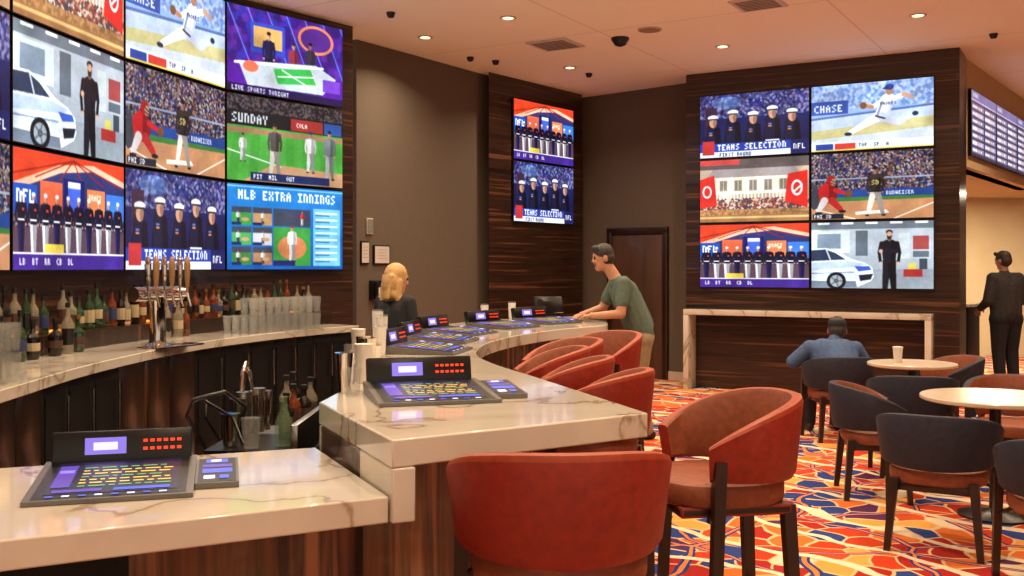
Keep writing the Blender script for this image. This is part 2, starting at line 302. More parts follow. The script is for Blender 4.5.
def s_bat():
    c=Cv((50,50,60)); c.crowd(0,52,[(30,36,60),(50,54,90),(130,104,100),(160,152,156),(100,46,50),(36,54,116),(20,22,34),(80,70,84),(120,104,84)],3)
    c.rect(0,34,160,36,(140,150,170)); c.rect(0,50,160,60,(34,64,130)); c.text(100,53,'BUDWEISER',(220,220,230),1); c.rect(0,60,160,66,(56,110,54)); c.poly([(0,66),(160,64),(160,90),(0,90)],(176,126,90)); c.poly([(60,80),(100,78),(104,82),(60,84)],(230,224,214)); c.line(0,74,60,90,.7,(230,220,210)); c.line(160,70,110,90,.7,(230,220,210))
    c.poly([(10,46),(20,40),(32,44),(36,58),(30,68),(14,68),(9,58)],(186,36,38)); c.poly([(24,42),(32,44),(36,58),(30,68),(24,66)],(126,24,28)); c.line(18,64,10,78,5,(206,200,200),w1=3); c.line(28,64,40,76,5,(176,40,42),w1=3.4); c.ell(10,81,5,2,(40,20,20)); c.ell(42,79,5,2,(40,20,20)); c.line(33,50,48,55,3,(186,36,38),w1=2.2); c.ell(51,55,4.6,4.6,(110,66,40)); c.ell(27,37,6,7,(156,28,32)); c.ell(30,39,3.4,4.6,(180,134,108)); c.line(27,36,34,40,.7,(60,60,60)); c.line(27,40,34,43,.7,(60,60,60))
    c.fig(86,20,66,(46,40,38),(204,196,188),(150,105,80),(30,24,24),1.25,.15); c.line(94,33,104,29,3,(54,46,44),w1=2.4); c.line(104,31,112,9,1.1,(90,64,44)); c.line(82,34,100,31,2.6,(54,46,44)); c.ell(104,30,2.4,2.4,(150,105,80)); c.text(81,38,'SD',(220,196,120),1.3); c.line(78,53,94,53,1,(30,26,26))
    c.ell(4,62,7,14,(56,58,66)); c.ell(5,46,4,5,(60,60,70)); c.rect(2,82,44,89,(30,34,50)); c.text(4,83,'PHI SD',(240,240,240),1); return c.out(8)
def s_studio():
    c=Cv((50,24,116),(90,30,160)); c.crowd(0,60,[(56,26,120),(80,40,156),(44,56,160),(104,50,156),(40,24,96)],12,.6)
    for i in range(7): c.line(i*26,0,i*26+30,60,.8,(96,120,220))
    c.ell(120,20,26,16,(220,130,90)); c.ell(120,20,22,13,(80,40,130)); c.rect(30,14,76,46,(46,70,180)); c.rect(34,18,72,40,(210,166,100)); c.fig(54,22,56,(26,34,80),(20,24,50),(220,170,140),(40,28,20),1.1)
    c.fig(88,28,50,(140,50,66),(30,30,60),(200,150,120),(60,30,20),1.); c.fig(112,24,50,(50,50,64),(30,30,50),(160,110,90),(20,16,14),1.); c.poly([(14,58),(120,48),(150,60),(130,80),(26,82)],(186,196,206)); c.poly([(60,60),(112,54),(120,70),(66,76)],(50,170,76)); c.line(10,60,130,50,1.3,(240,250,255)); c.line(72,60,110,74,.7,(240,240,240)); c.line(66,68,116,62,.7,(240,240,240)); c.ell(30,62,10,6,(230,110,80)); c.rect(130,62,156,76,(116,66,190)); c.poly([(26,82),(130,80),(128,84),(28,86)],(60,40,110))
    c.rect(0,82,160,90,(30,20,70)); c.text(6,84,'LIVE SPORTS TONIGHT',(230,230,250),1); return c.out(7)
def s_field():
    c=Cv((34,36,40),(40,42,46)); c.crowd(0,18,[(30,32,40),(60,60,70),(20,22,26),(90,80,80)],3); c.rect(0,16,160,32,(24,28,34)); c.text(6,19,'SUNDAY',(200,206,212),2); c.rect(84,18,130,31,(150,50,50)); c.rect(132,18,158,31,(40,80,150)); c.text(92,22,'COLA',(240,240,240),1)
    c.rect(0,32,160,90,(66,146,58)); 
    for i in range(8): c.poly([(i*22,32),(i*22+11,32),(i*26,90),(i*26-14,90)],(80,162,68),.6)
    c.poly([(0,34),(160,34),(160,39),(0,40)],(150,114,86)); c.poly([(20,90),(60,70),(160,74),(160,90)],(184,142,106)); c.line(0,58,70,72,.6,(230,230,220))
    c.fig(62,26,58,(76,72,72),(196,192,186),(150,105,80),(40,34,34),1.2,.1); c.fig(112,30,46,(210,210,212),(200,200,200),(180,130,100),(30,50,110),1.3,.08); c.fig(140,26,56,(110,114,120),(165,165,168),(180,130,100),(30,34,60),1.2,.08); c.fig(20,40,30,(200,200,200),(190,190,190),(180,130,100),(30,34,60),1.2,.08)
    c.rect(30,80,140,89,(30,44,90)); c.text(34,82,'PIT  MIL   OUT',(240,240,240),1); return c.out(6)
def s_mosaic():
    c=Cv((40,124,196),(20,84,156)); c.text(14,6,'MLB EXTRA INNINGS',(240,246,250),2); c.rect(0,2,160,3,(150,210,240))
    cols=[(60,140,66),(176,134,96),(70,150,84),(190,190,196),(60,116,60),(152,112,82),(84,92,140),(64,146,78),(176,76,70)]
    k=0
    for r in range(3):
        for q in range(2):
            x=6+q*27;y=24+r*21; c.rect(x,y,x+25,y+19,cols[k%9]); c.rect(x,y,x+25,y+6,(60,66,80)); c.fig(x+8+(k*5)%10,y+4,14,(220,220,220),(60,60,90),w=1.4); c.rect(x,y+16,x+12,y+19,(30,40,80)); c.ell(x+17,y+13,5,2,(180,140,106)); k+=1
    c.rect(60,24,112,43,(60,66,84)); c.rect(60,44,112,86,(60,140,64)); c.ell(86,66,20,13,(190,120,80)); c.fig(86,42,40,(226,226,228),(200,200,200),hat=(150,40,44),w=1.2); c.rect(60,80,90,86,(30,40,90)); c.rect(116,22,156,86,(110,182,220)); c.fig(100,26,16,(200,60,60),(220,220,220),w=1.3)
    for i in range(8): c.rect(119,26+i*7.4,152,27.6+i*7.4,(230,240,246)); c.rect(119,29+i*7.4,140,30+i*7.4,(40,76,130))
    return c.out(4)
def s_team():
    c=Cv((30,40,100),(20,24,66)); c.crowd(0,34,[(40,50,116),(66,70,126),(100,84,110),(24,30,76),(140,140,184)],4,.8); c.ell(40,12,22,9,(110,160,220),.4)
    c.rect(8,18,26,60,(60,40,60)); 
    for x,t in [(20,32),(50,26),(80,30),(108,24),(136,30)]: 
        c.ell(x,t+42,13,30,(14,18,38)); c.line(x-1,t+16,x-1,t+60,9,(22,26,52)); c.line(x+7,t+18,x+8,t+56,4,(12,14,30)); c.ell(x,t+7,5.6,7.6,(200,152,126)); c.ell(x+2.6,t+8,2.8,6,(150,108,90)); c.ell(x,t,8,3.6,(228,228,236)); c.rect(x-6.4,t+1.6,x+6.4,t+3.2,(14,14,22)); c.rect(x-6,t+24,x-1,t+26,(196,120,80)); c.rect(x-6,t+21,x-1,t+23,(90,120,190)); c.rect(x-10,t+44,x+10,t+46,(215,215,222)); c.ell(x-11,t+52,2.4,3,(226,226,232))
    c.rect(0,70,160,82,(36,60,156)); c.rect(0,82,160,90,(226,230,238)); c.rect(4,66,22,86,(180,50,50)); c.text(27,71.5,'TEAMS SELECTION',(245,248,255),1.7); c.text(30,83.6,'FIRST ROUND',(20,30,80),1.1); c.rect(134,70,160,90,(30,34,90)); c.text(138,76,'NFL',(240,240,250),1.5); return c.out(7)
def s_house():
    c=Cv((190,170,150),(150,120,90)); c.rect(0,0,160,14,(90,80,80)); c.poly([(20,14),(140,14),(150,26),(10,26)],(150,140,140)); c.rect(18,26,142,72,(226,214,196)); c.rect(18,50,142,58,(180,164,144))
    for x in (30,52,74,96,118): c.rect(x,30,x+12,46,(150,140,130)); c.rect(x+1.5,31.5,x+10.5,44.5,(120,110,96)); c.rect(x+5.5,31,x+6.5,45,(200,190,176))
    c.crowd(56,74,[(90,60,60),(150,60,50),(190,150,120),(60,50,60),(200,190,180)],3.4,.9); c.rect(18,47,142,49,(240,232,220))
    for i in range(24): c.rect(20+i*5.2,49,21.4+i*5.2,57,(240,232,220))
    c.rect(0,72,160,90,(156,110,70)); c.crowd(72,80,[(156,110,70),(120,86,60),(190,150,100)],4,.5); c.poly([(0,28),(22,22),(26,66),(0,70)],(206,46,40)); c.ell(11,46,7,9,(235,230,230)); c.ell(11,46,4.6,6.4,(206,46,40)); c.poly([(130,24),(158,20),(158,72),(126,62)],(200,42,38)); c.ell(143,44,8,11,(235,230,230)); c.ell(143,44,5.4,8,(200,42,38)); c.line(138,50,150,40,1.2,(235,230,230)); c.rect(0,0,60,8,(190,70,66)); c.rect(0,82,160,85,(210,180,120)); return c.out(7)
def s_board():
    c=Cv((70,62,84),(62,56,76)); c.rect(0,0,160,12,(110,104,146)); c.text(10,3,'BASEBALL',(230,230,240),1); c.rect(0,12,160,14,(180,170,206)); c.rect(78,0,80,90,(30,26,36))
    for i in range(7):
        y=18+i*10; 
        for o in (0,80): c.rect(4+o,y,76+o,y+7,(168,156,184) if i%2 else (132,122,150)); c.rect(7+o,y+2,36+o,y+5,(226,220,234)); c.rect(42+o,y+2,50+o,y+5,(226,200,150)); c.rect(56+o,y+2,64+o,y+5,(215,210,230))
    return c.out(3)
def slin(a):
    a=a/255.; return np.where(a<=.04045,a/12.92,((a+.055)/1.055)**2.4)
def tvmesh(name,a,w=1.405,h=.812,bz=.009):
    xs=np.linspace(-w/2+bz,w/2-bz,FW); zs=np.linspace(h/2-bz,-h/2+bz,FH)
    X,Z=np.meshgrid(xs,zs); V=np.stack([X.ravel(),np.full(X.size,-.041),Z.ravel()],1)
    idx=np.arange(FW*FH).reshape(FH,FW); F=np.stack([idx[:-1,:-1],idx[1:,:-1],idx[1:,1:],idx[:-1,1:]],-1).reshape(-1,4)
    b=FW*FH; x,z=w/2,h/2
    BV=[(-x,-.04,-z),(x,-.04,-z),(x,0,-z),(-x,0,-z),(-x,-.04,z),(x,-.04,z),(x,0,z),(-x,0,z)]
    BF=[(0,3,2,1),(4,5,6,7),(0,1,5,4),(1,2,6,5),(2,3,7,6),(3,0,4,7)]
    me=bpy.data.meshes.new(name); me.from_pydata(V.tolist()+BV,[],F.tolist()+[tuple(b+k for k in f) for f in BF])
    me.materials.append(SCR); me.materials.append(BLACK)
    mi=np.zeros(len(F)+6,dtype=np.int32); mi[-6:]=1; me.polygons.foreach_set('material_index',mi)
    ca=me.color_attributes.new('col','FLOAT_COLOR','POINT'); col=np.zeros((b+8,4),dtype=np.float32); col[:,3]=1; col[:b,:3]=slin(a).reshape(-1,3)
    ca.data.foreach_set('color',col.ravel()); me.update(); return me
T={k:tvmesh('tv_'+k,f()) for k,f in dict(car=s_car,mil=s_mil,pitch=s_pitch,bat=s_bat,studio=s_studio,field=s_field,mosaic=s_mosaic,team=s_team,house=s_house).items()}
def tv(k,p0,p1,z,off=.0):
    p0=Vector(p0);p1=Vector(p1);c=(p0+p1)/2;d=(p1-p0).normalized(); n=Vector((d.y,-d.x)); c=c+n*off
    return add('television',T[k],(c.x,c.y,z),math.atan2(d.y,d.x))
ZB=1.52+.415
cols=[(3,4,['bat','team','field']),(4,5,['mil','car','house']),(5,6,['team','bat','pitch']),(6,7,['mosaic','field','studio'])]
for i,j,ks in cols:
    for r,k in enumerate(ks): tv(k,Wp[i],Wp[j],ZB+.83*r,-.005)
p0=(0.0,13.29); q,_=along(p0,(1.02,14.6),1.36)
tv('team',p0,q,2.16+.415,.003); tv('mil',p0,q,2.16+1.245,.003)
for r,(a_,b_) in enumerate([('mil','car'),('house','bat'),('team','pitch')]):
    for c_,k in enumerate((a_,b_)):
        s0,_=along((2.28,13.1),(5.13,11.46),.2+c_*1.42); s1,_=along((2.28,13.1),(5.13,11.46),.2+c_*1.42+1.405); tv(k,s0,s1,1.29+.415+.83*r,.003)
bm_=tvmesh('menu_board',s_board())
for k in range(3):
    s0,a=along((5.5,12.1),(8.2,15.7),.75+k*1.42,.004); add('menu_board',bm_,(s0.x,s0.y,3.32),a)
# ---------------------------------------------------------------- console ledge at right pillar
m=Mb([QZ]); q,a=along((2.28,13.1),(5.13,11.46),1.55,.165); m.M=Matrix.Translation((q.x,q.y,0))@Matrix.Rotation(a,4,'Z')
m.box((0,0,.99),(2.95,.3,.07),bev=.004); m.box((-1.44,0,.478),(.07,.3,.95),bev=.004); m.box((1.44,0,.478),(.07,.3,.95),bev=.004); m.done('console_ledge')
# ---------------------------------------------------------------- bar
def empty(name):
    e=bpy.data.objects.new(name,None); S.collection.objects.link(e); return e
BAR=empty('bar_counter'); BACK=empty('back_bar')
O=[(-.335,2.79),(.06,3.05),(.45,3.31)]; I=[(-.69,3.58),(-.67,3.9),(-.66,4.15)]
O2=[(.45,3.31),(.12,4.36),(-.085,5.0),(-.19,5.5),(-.2,5.95),(-.14,6.5),(.06,7.2),(.38,7.85),(.78,8.4),(.84,8.95)]
I2=[(-.66,4.15),(-.7,4.6),(-.83,5.2),(-.93,5.7),(-.97,6.2),(-.95,6.8),(-.85,7.6),(-.6,8.5),(-.1,9.4),(.6,9.95)]
OO=[Vector(p) for p in O]+catmull(O2,4)[1:]; II=[Vector(p) for p in I]+catmull(I2,4)[1:]
m=Mb([QZ]); m.strip(OO,II,.99,1.07)
a0=Vector(O[0]);b0=Vector(I[0]);d=(b0-a0).normalized();n=Vector((d.y,-d.x))
m.prism([a0,b0,b0+n*.07,a0+n*.07],.835,.989); m.done('countertop',bev=.005,par=BAR)
m=Mb([WOODB,BLACKM]); m.strip(mix(OO,II,.38),mix(OO,II,.95),0,.99,0)
m.strip(mix(OO,II,.951),mix(OO,II,.965),0.0,.985,1); m.done('base',par=BAR)
LO=[(-2.2,1.75),(-1.20,2.35),(-.345,2.80)]; LI=[(-2.55,2.78),(-1.64,3.2),(-.70,3.57)]
m=Mb([QZ]); m.strip(LO,LI,.835,.91); m.done('lower_countertop',bev=.005,par=BAR)
m=Mb([BLACKM,WOODB]); A=mix(LO,LI,.3);B=mix(LO,LI,.96)
mid0=A[1].lerp(A[2],.32);mid1=B[1].lerp(B[2],.32)
m.strip([A[0],A[1],mid0],[B[0],B[1],mid1],0,.834,0); m.strip([mid0,A[2]],[mid1,B[2]],0,.834,1); m.done('lower_base',par=BAR)  # black left part is no panel: solid black for the shaded opening there
# back bar
F=[(-2.2,3.3),(-2.3,4.5),(-2.41,5.85),(-2.32,7.43),(-1.88,8.87),(-1.47,9.6)]
G=[(-3.17,3.3),(-3.2,4.5),(-3.17,6.0),(-2.98,7.75),(-2.58,9.1),(-1.9,9.95)]
FF=catmull(F,4);GG=catmull(G,4)
m=Mb([QZ]); m.strip(FF,GG,.94,1.0); m.done('back_countertop',bev=.004,par=BACK)
m=Mb([WOODV,BLACKM,STEEL,BLACK]); P0=mix(FF,GG,.1);P1=mix(FF,GG,.98)
kinds=[0,1,1,0,0,0,1,1,1,0,0,0,1,1,1,1,1,1,1,1]
for k in range(len(P0)-1):
    m.strip([P0[k],P0[k+1]],[P1[k],P1[k+1]],.08,.94,kinds[k])
    c=(P0[k]+P0[k+1])/2; dd=P0[k+1]-P0[k]; a=math.atan2(dd.y,dd.x); nn=Vector((dd.y,-dd.x)).normalized()
    e=c+nn*.012
    m.box((e.x,e.y,.52),(dd.length*.98,.022,.82),kinds[k],a,bev=.004)
    if kinds[k]==1:
        h=c+nn*.05+dd*.38; m.cyl((h.x,h.y,.55),(h.x,h.y,.85),.009,mi=2,n=8)
        e=c+nn*.026; m.box((e.x,e.y,.55),(dd.length*.78,.006,.64),1,a)
m.strip(mix(FF,GG,.16),P1,0,.08,3); m.done('cabinet',par=BACK)
m=Mb([WOODV]); m.strip(mix(FF[1:],GG[1:],.72),mix(FF[1:],GG[1:],.985),1.0,1.12); m.done('bottle_riser',par=BACK)
LED=mat('amber_led',(255,170,90),.5,es=1.6,ec=(255,150,70))
m=Mb([LED]); m.tube([(p.x,p.y,1.128) for p in mix(FF[3:-1],GG[3:-1],.965)],.008,0,6); m.done('led_strip',par=BACK)
m=Mb([noisy('rubber',(20,19,19),(30,28,27),30,.8)])
m.strip([(-.75,3.6),(-.8,4.6),(-1.0,5.7),(-1.02,6.6),(-.9,7.7),(-.65,8.6),(-.2,9.5)],[(-2.05,3.6),(-2.15,4.6),(-2.28,5.8),(-2.25,6.8),(-2.1,7.7),(-1.75,8.8),(-1.35,9.6)],0,.012); m.done('rubber_mat')
# bottles
bmats=[glassm('amber_bottle',(110,48,14),.85),glassm('green_bottle',(28,58,30),.9),glassm('clear_bottle',(160,150,128),.45),mat('dark_bottle',(18,11,9),.15),
 mat('label_cream',(165,148,115),.6),mat('label_dark',(66,36,24),.6),mat('label_blue',(36,46,86),.6),mat('cap_gold',(130,98,48),.35,metal=.6),mat('cap_black',(18,16,16),.4)]
def bottle(m,x,y,z,h,r,g,lab,cap):
    if random.random()<.5: prof=[(r*.92,0),(r,.01),(r,h*.16),(r*1.01,h*.17),(r*1.01,h*.48),(r,h*.49),(r*.97,h*.6),(r*.4,h*.73),(r*.33,h*.78),(r*.33,h*.9),(r*.42,h*.905),(r*.42,h)]
    else: prof=[(r*.9,0),(r*1.05,.01),(r*1.1,h*.2),(r*1.11,h*.21),(r*1.11,h*.4),(r*1.1,h*.41),(r*1.08,h*.55),(r*.6,h*.63),(r*.36,h*.68),(r*.34,h*.88),(r*.5,h*.885),(r*.5,h)]
    m.lathe((x,y,z),prof,[g,g,g,lab,lab,g,g,g,g,cap,cap],10)
m=Mb(bmats)
for row,t,z in ((0,.85,1.12),(1,.62,1.0)):
    C=mix(FF,GG,t)
    for k in range(3,len(C)-2):
        for j in range(4 if row==0 else 3):
            p=C[k].lerp(C[k+1],(j+.5+random.uniform(-.15,.15))/(4 if row==0 else 3))
            if row==0 and random.random()<.12: continue
            if row==1 and (random.random()<.45 or (abs(p.y-7.1)<.45) ): continue
            if row==1 and p.y>8.3: continue
            bottle(m,p.x,p.y,z+.001,random.uniform(.23,.33),random.uniform(.03,.042),random.choice([0,0,0,1,2,2,3,3]),random.choice([4,4,5,5,6,8]),random.choice([7,8,8]))
m.done('liquor_bottles')
def glass(m,x,y,z,h=.14,r=.038,mi=0):
    m.lathe((x,y,z),[(r*.75,0),(r*.8,.004),(r,h),(r*.94,h),(r*.7,.012)],mi,10)
m=Mb([GLASS])
for ix in range(4):
    for iy in range(5):
        for lz in range(2): glass(m,-2.68+ix*.085,4.5+iy*.09,1.001+lz*.145)
m.done('pint_glasses')
m=Mb([GLASS])
for ix in range(4):
    for iy in range(9):
        for lz in range(2 if ix>1 else 1): glass(m,-2.42+ix*.085+iy*.05,8.5+iy*.085-ix*.045,1.001+lz*.15,.145)
m.done('pint_glasses')
# tap tower
m=Mb([CHROME,mat('tap_handle',(150,112,70),.4),BLACK]); m.M=Matrix.Translation((-2.48,7.0,1.0))@Matrix.Rotation(1.2,4,'Z')@Matrix.Scale(1.0,4)
m.lathe((0,0,0),[(.1,0),(.1,.012),(.06,.03),(.055,.05),(.055,.34),(.065,.36)],0,20)
m.cyl((-.24,0,.37),(.24,0,.37),.05,mi=0,n=18)
for k in range(6):
    x=-.2+k*.08; m.cyl((x,0,.36),(x,-.1,.36),.014,mi=0,n=10); m.cyl((x,-.09,.37),(x,-.12,.28),.011,.008,mi=0,n=10)
    m.lathe((x,-.09,.37),[(.008,0),(.01,.04),(.018,.09),(.024,.2),(.016,.25),(.004,.262)],0 if k%2==0 else 1,10)
m.box((0,-.12,.008),(.5,.16,.014),0,bev=.003); m.done('beer_tap_tower')
# underbar station
SINK=empty('bar_sink_station')
m=Mb([STEEL,BLACKM,CHROME,BLACK]); X=-1.06;Y=4.42
m.box((X,Y,.44),(.44,.95,.68),0,bev=.006); m.box((X,Y-.2,.8),(.36,.4,.03),3); m.box((X+.2,Y,.86),(.03,.95,.14),0,bev=.004)
for sx in (-.19,.19):
    for sy in (-.44,.44): m.cyl((X+sx,Y+sy,.013),(X+sx,Y+sy,.12),.02,mi=2,n=10)
m.tube([(X-.12,Y+.1,.78),(X-.12,Y+.1,1.02),(X-.12,Y+.06,1.1),(X-.11,Y-.02,1.13),(X-.1,Y-.1,1.1),(X-.1,Y-.13,1.02)],.012,2)
m.tube([(X-.2,Y-.3,.8),(X-.26,Y-.36,.95),(X-.22,Y-.4,1.02),(X-.1,Y-.38,1.05),(X-.04,Y-.3,.98),(X-.08,Y-.22,.86),(X-.16,Y-.2,.8)],.009,3)
m.tube([(X-.2,Y-.1,.8),(X-.25,Y-.16,.92),(X-.2,Y-.3,1.0),(X-.08,Y-.34,.94),(X-.02,Y-.4,.84)],.007,3)
for k in range(5): m.cyl((X-.14+k*.012,Y-.05+k*.07,.8),(X-.14+k*.012,Y-.05+k*.07,.98+.02*(k%2)),.028,.036,mi=0 if k%2 else 2,n=12)
m.done('sink_unit',par=SINK)
m=Mb(bmats+[CHROME,mat('paper_cup',(225,215,205),.6),glassm('green_jug',(130,160,125),.3),GLASS])
for k,(dx,dy,g) in enumerate([(.1,-.12,3),(.1,.02,0),(.02,.2,2),(.12,.16,3),(.12,.3,2),(.02,.34,3)]): bottle(m,X+dx*.9,Y+dy,.815,.2+.02*(k%3),.034,g,random.choice([4,5,8]),8)
m.lathe((X+.12,Y-.3,.82),[(.036,0),(.04,.02),(.036,.1),(.018,.14),(.014,.19),(.018,.2)],11,14)
m.lathe((X+.0,Y-.36,.82),[(.03,0),(.04,.12),(.041,.121)],12,14); m.lathe((X-.1,Y-.3,.82),[(.03,0),(.04,.13),(.041,.131)],9,14)
m.done('well_bottles',par=SINK)
m=Mb([CHROME,mat('paper_cup2',(225,215,205),.6),GLASS,mat('cup_orange',(190,110,50),.5),STEEL])
for x,y,h,k in [(-.645,3.86,.15,0),(-.635,4.0,.17,2),(-.60,3.75,.1,2),(-.62,4.17,.16,1),(-.63,4.38,.17,0),(-.64,4.62,.12,0),(-.735,4.95,.14,0),(-.80,5.2,.16,1),(-.68,4.8,.12,3),(-.7,5.05,.1,2)]:
    m.lathe((x,y,1.0705),[(.027,0),(.038,h),(.04,h+.003),(.036,h+.003)],k,14)
m.done('shaker_tins')
m=Mb([GLASS,mat('amber_drink',(190,110,50),.3),mat('paper_white',(220,215,210),.6)])
for x,y,h in [(-.72,5.45,.16),(-.86,6.4,.2),(-.8,6.15,.18),(-.25,9.1,.14),(.0,9.4,.15)]:
    m.lathe((x,y,1.071),[(.026,0),(.03,.01),(.036,h)],2,12); m.lathe((x,y,1.071+h),[(.038,0),(.036,.012),(.004,.016)],0,12)
m.done('drink_cups')
# ---------------------------------------------------------------- game terminals
def em(name,c,s=1.2): return mat(name,c,.3,es=s,ec=c)
TM=[BLACK,mat('grey_bezel',(112,108,104),.3,metal=.5),em('lavender_lcd',(120,110,215),.9),em('red_led',(235,60,30),1.1),em('navy_lcd',(18,20,50),.8),em('yellow_text',(220,190,90),.8),em('green_text',(96,160,110),.8),em('blue_key',(60,80,190),.9),em('white_key',(215,212,240),.9),em('purple_lcd',(76,56,160),.8)]
m=Mb(TM)
def wedge(x0,x1,y0,y1,zf,zb,mi): m.mk([(x0,y0,0),(x1,y0,0),(x1,y1,0),(x0,y1,0),(x0,y0,zf),(x1,y0,zf),(x1,y1,zb),(x0,y1,zb)],[(0,3,2,1),(4,5,6,7),(0,1,5,4),(1,2,6,5),(2,3,7,6),(3,0,4,7)],mi)
wedge(-.225,.215,-.25,.16,.012,.045,1); wedge(.216,.34,-.15,.12,.016,.038,1)
def onw(x0,x1,y0,y1,mi,up=.002):
    f=lambda y:.012+(y+.25)/.41*.033+up
    m.mk([(x0,y0,f(y0)),(x1,y0,f(y0)),(x1,y1,f(y1)),(x0,y1,f(y1))],[(0,1,2,3)],mi)
def onk(x0,x1,y0,y1,mi,up=.002):
    f=lambda y:.016+(y+.15)/.27*.022+up
    m.mk([(x0,y0,f(y0)),(x1,y0,f(y0)),(x1,y1,f(y1)),(x0,y1,f(y1))],[(0,1,2,3)],mi)
onw(-.205,.195,-.235,.14,0,.001); onw(-.18,.17,-.2,.12,4,.002)
rq=random.Random(8)
for r in range(7):
    x=-.1
    while x<.13:
        w_=rq.uniform(.012,.045); y=-.14+r*.031; onw(x,min(x+w_,.15),y,y+.009,5 if (r)%3 else 6,.0035); x+=w_+.01
for c_ in range(8): onw(-.17+c_*.042,-.15+c_*.042,-.23,-.218,8 if c_%2 else 7,.0035)
onw(-.17,-.12,-.14,.08,9,.0035); onw(-.165,-.125,.0,.03,2,.0045); onw(-.16,-.03,-.19,-.165,9,.0035); onw(0.,.15,-.19,-.165,7,.0035)
onk(.224,.332,-.14,.112,0,.001); onk(.235,.322,-.05,-.005,7); onk(.235,.322,.01,.04,9); onk(.24,.272,-.115,-.08,8,.003); onk(.285,.312,-.115,-.08,7,.003); onk(.245,.31,.06,.1,7); onk(.26,.29,.068,.09,8,.003)
m.box((-.005,.175,.075),(.41,.045,.11),0,rx=-.2,bev=.006)
def onup(x0,x1,z0,z1,mi,o=.0):
    f=lambda z:.1515-o+ (z-.075)*.203
    m.mk([(x0,f(z0),z0),(x1,f(z0),z0),(x1,f(z1),z1),(x0,f(z1),z1)],[(0,1,2,3)],mi)
onup(-.115,.005,.062,.112,2,.001); onup(-.09,-.02,.075,.098,8,.002)
for k in range(6):
    for z in (.07,.094): onup(.055+k*.02,.068+k*.02,z,z+.009,3,.002)
tm=m.mesh('game_terminal')
for x,y,z,a in [(-1.165,2.97,.911,16),(-.31,3.74,1.071,16),(-.52,5.75,1.071,78),(-.5,6.55,1.071,80),(-.42,7.3,1.071,66),(-.1,8.1,1.071,52),(.28,8.75,1.071,45)]:
    add('game_terminal',tm,(x,y,z+.0005),math.radians(a))
m=Mb([BLACK,em('pos_lcd',(70,80,110),.6)]); m.M=Matrix.Translation((.35,9.5,1.071))@Matrix.Rotation(.5,4,'Z')
m.box((0,0,.01),(.2,.2,.02),0,bev=.004); m.cyl((0,0,.02),(0,.02,.12),.02,mi=0); m.box((0,.0,.13),(.3,.03,.16),0,rx=-.3,bev=.006); m.done('cash_register')
# ---------------------------------------------------------------- seating
def shell(m,rx,ry,th,zb,zt,drop,A,n=36,flare=.03,mo=0,mi_=1,rim=2):
    R=[]
    for i in range(n+1):
        a=-A+2*A*i/n; u=abs(a)/A; t0=zb+ .02*u; top=zt-drop*(u**2.6)
        c,s=math.sin(a),-math.cos(a)
        def P(off,f): 
            z=t0+(top-t0)*f; k=flare*f
            return Vector((c*(rx+k+off),s*(ry+k+off),z))
        h=th/2
        ring=[P(h*.6,0),P(h,.08),P(h,.5),P(h,.93),P(h*.7,.985),P(0,1.0),P(-h*.7,.985),P(-h,.93),P(-h,.5),P(-h,.08),P(-h*.6,0)]
        R.append(ring)
    k=11; vs=[p for r in R for p in r]; fs=[];ms=[]
    for j in range(n):
        for i in range(k):
            fs.append((j*k+i,j*k+(i+1)%k,(j+1)*k+(i+1)%k,(j+1)*k+i)); ms.append(mo if i in (0,1,2,10) else rim if i in (3,4,5) else mi_)
    fs+= [tuple(range(k)),tuple(range(n*k,n*k+k))[::-1]]; ms+=[mo,mo]
    m.mk(vs,fs,ms)
def cushion(m,rx,ry,z0,z1,mi,n=32,e=2.6,cy=0):
    R=[]
    for f,s in [(0,.93),(.08,.98),(.25,1),(.7,1),(.88,.97),(.97,.9),(1,.75),(1.03,.3)]:
        r=[]
        for i in range(n):
            a=2*math.pi*i/n; c,q=math.cos(a),math.sin(a)
            r.append(Vector((math.copysign(abs(c)**(2/e),c)*rx*s,cy+math.copysign(abs(q)**(2/e),q)*ry*s,z0+(z1-z0)*f)))
        R.append(r)
    m.rings(R,mi)
def leg(m,x0,y0,z0,x1,y1,z1,a,b,mi):
    vs=[]
    for (x,y,z,s) in ((x0,y0,z0,a),(x1,y1,z1,b)): vs+=[(x-s,y-s,z),(x+s,y-s,z),(x+s,y+s,z),(x-s,y+s,z)]
    m.mk(vs,[(0,3,2,1),(4,5,6,7),(0,1,5,4),(1,2,6,5),(2,3,7,6),(3,0,4,7)],mi)
# bar stool (faces +y): front legs run up the outside of the arms
m=Mb([RUST,BROWNF,LEG,STEEL,RIM])
shell(m,.262,.255,.05,.78,1.085,.16,math.radians(118),mo=0,mi_=1,rim=4)
cushion(m,.245,.245,.70,.79,1,cy=.02); m.box((0,.01,.685),(.42,.42,.04),2,bev=.01)
for sx in (-1,1):
    leg(m,sx*.285,.135,0,sx*.268,.10,.875,.017,.021,2); leg(m,sx*.215,-.225,0,sx*.185,-.19,.70,.018,.023,2)
    leg(m,sx*.255,.125,.66,sx*.20,.09,.70,.015,.015,2)
    m.tube([(sx*.278,.125,.30),(sx*.205,-.21,.30)],.011,2,6)
m.box((0,.128,.25),(.54,.022,.03),3,bev=.004); m.box((0,-.212,.30),(.40,.022,.03),2)
stool=m.mesh('bar_stool')
for x,y,a in [(.13,2.80,4),(.775,3.76,100),(.36,4.68,72),(.24,5.32,80),(.16,5.95,92),(.30,6.62,112),(.64,7.3,128)]:
    add('bar_stool',stool,(x,y,0),math.radians(a))
m=Mb([NAVY,RUST,LEG,BROWNF,mat('tan_rim',(120,62,40),.6)])
shell(m,.275,.265,.055,.46,.765,.14,math.radians(115),mo=0,mi_=3,rim=0)
cushion(m,.255,.255,.37,.46,3,cy=.02); m.box((0,.01,.355),(.42,.42,.05),2,bev=.01)
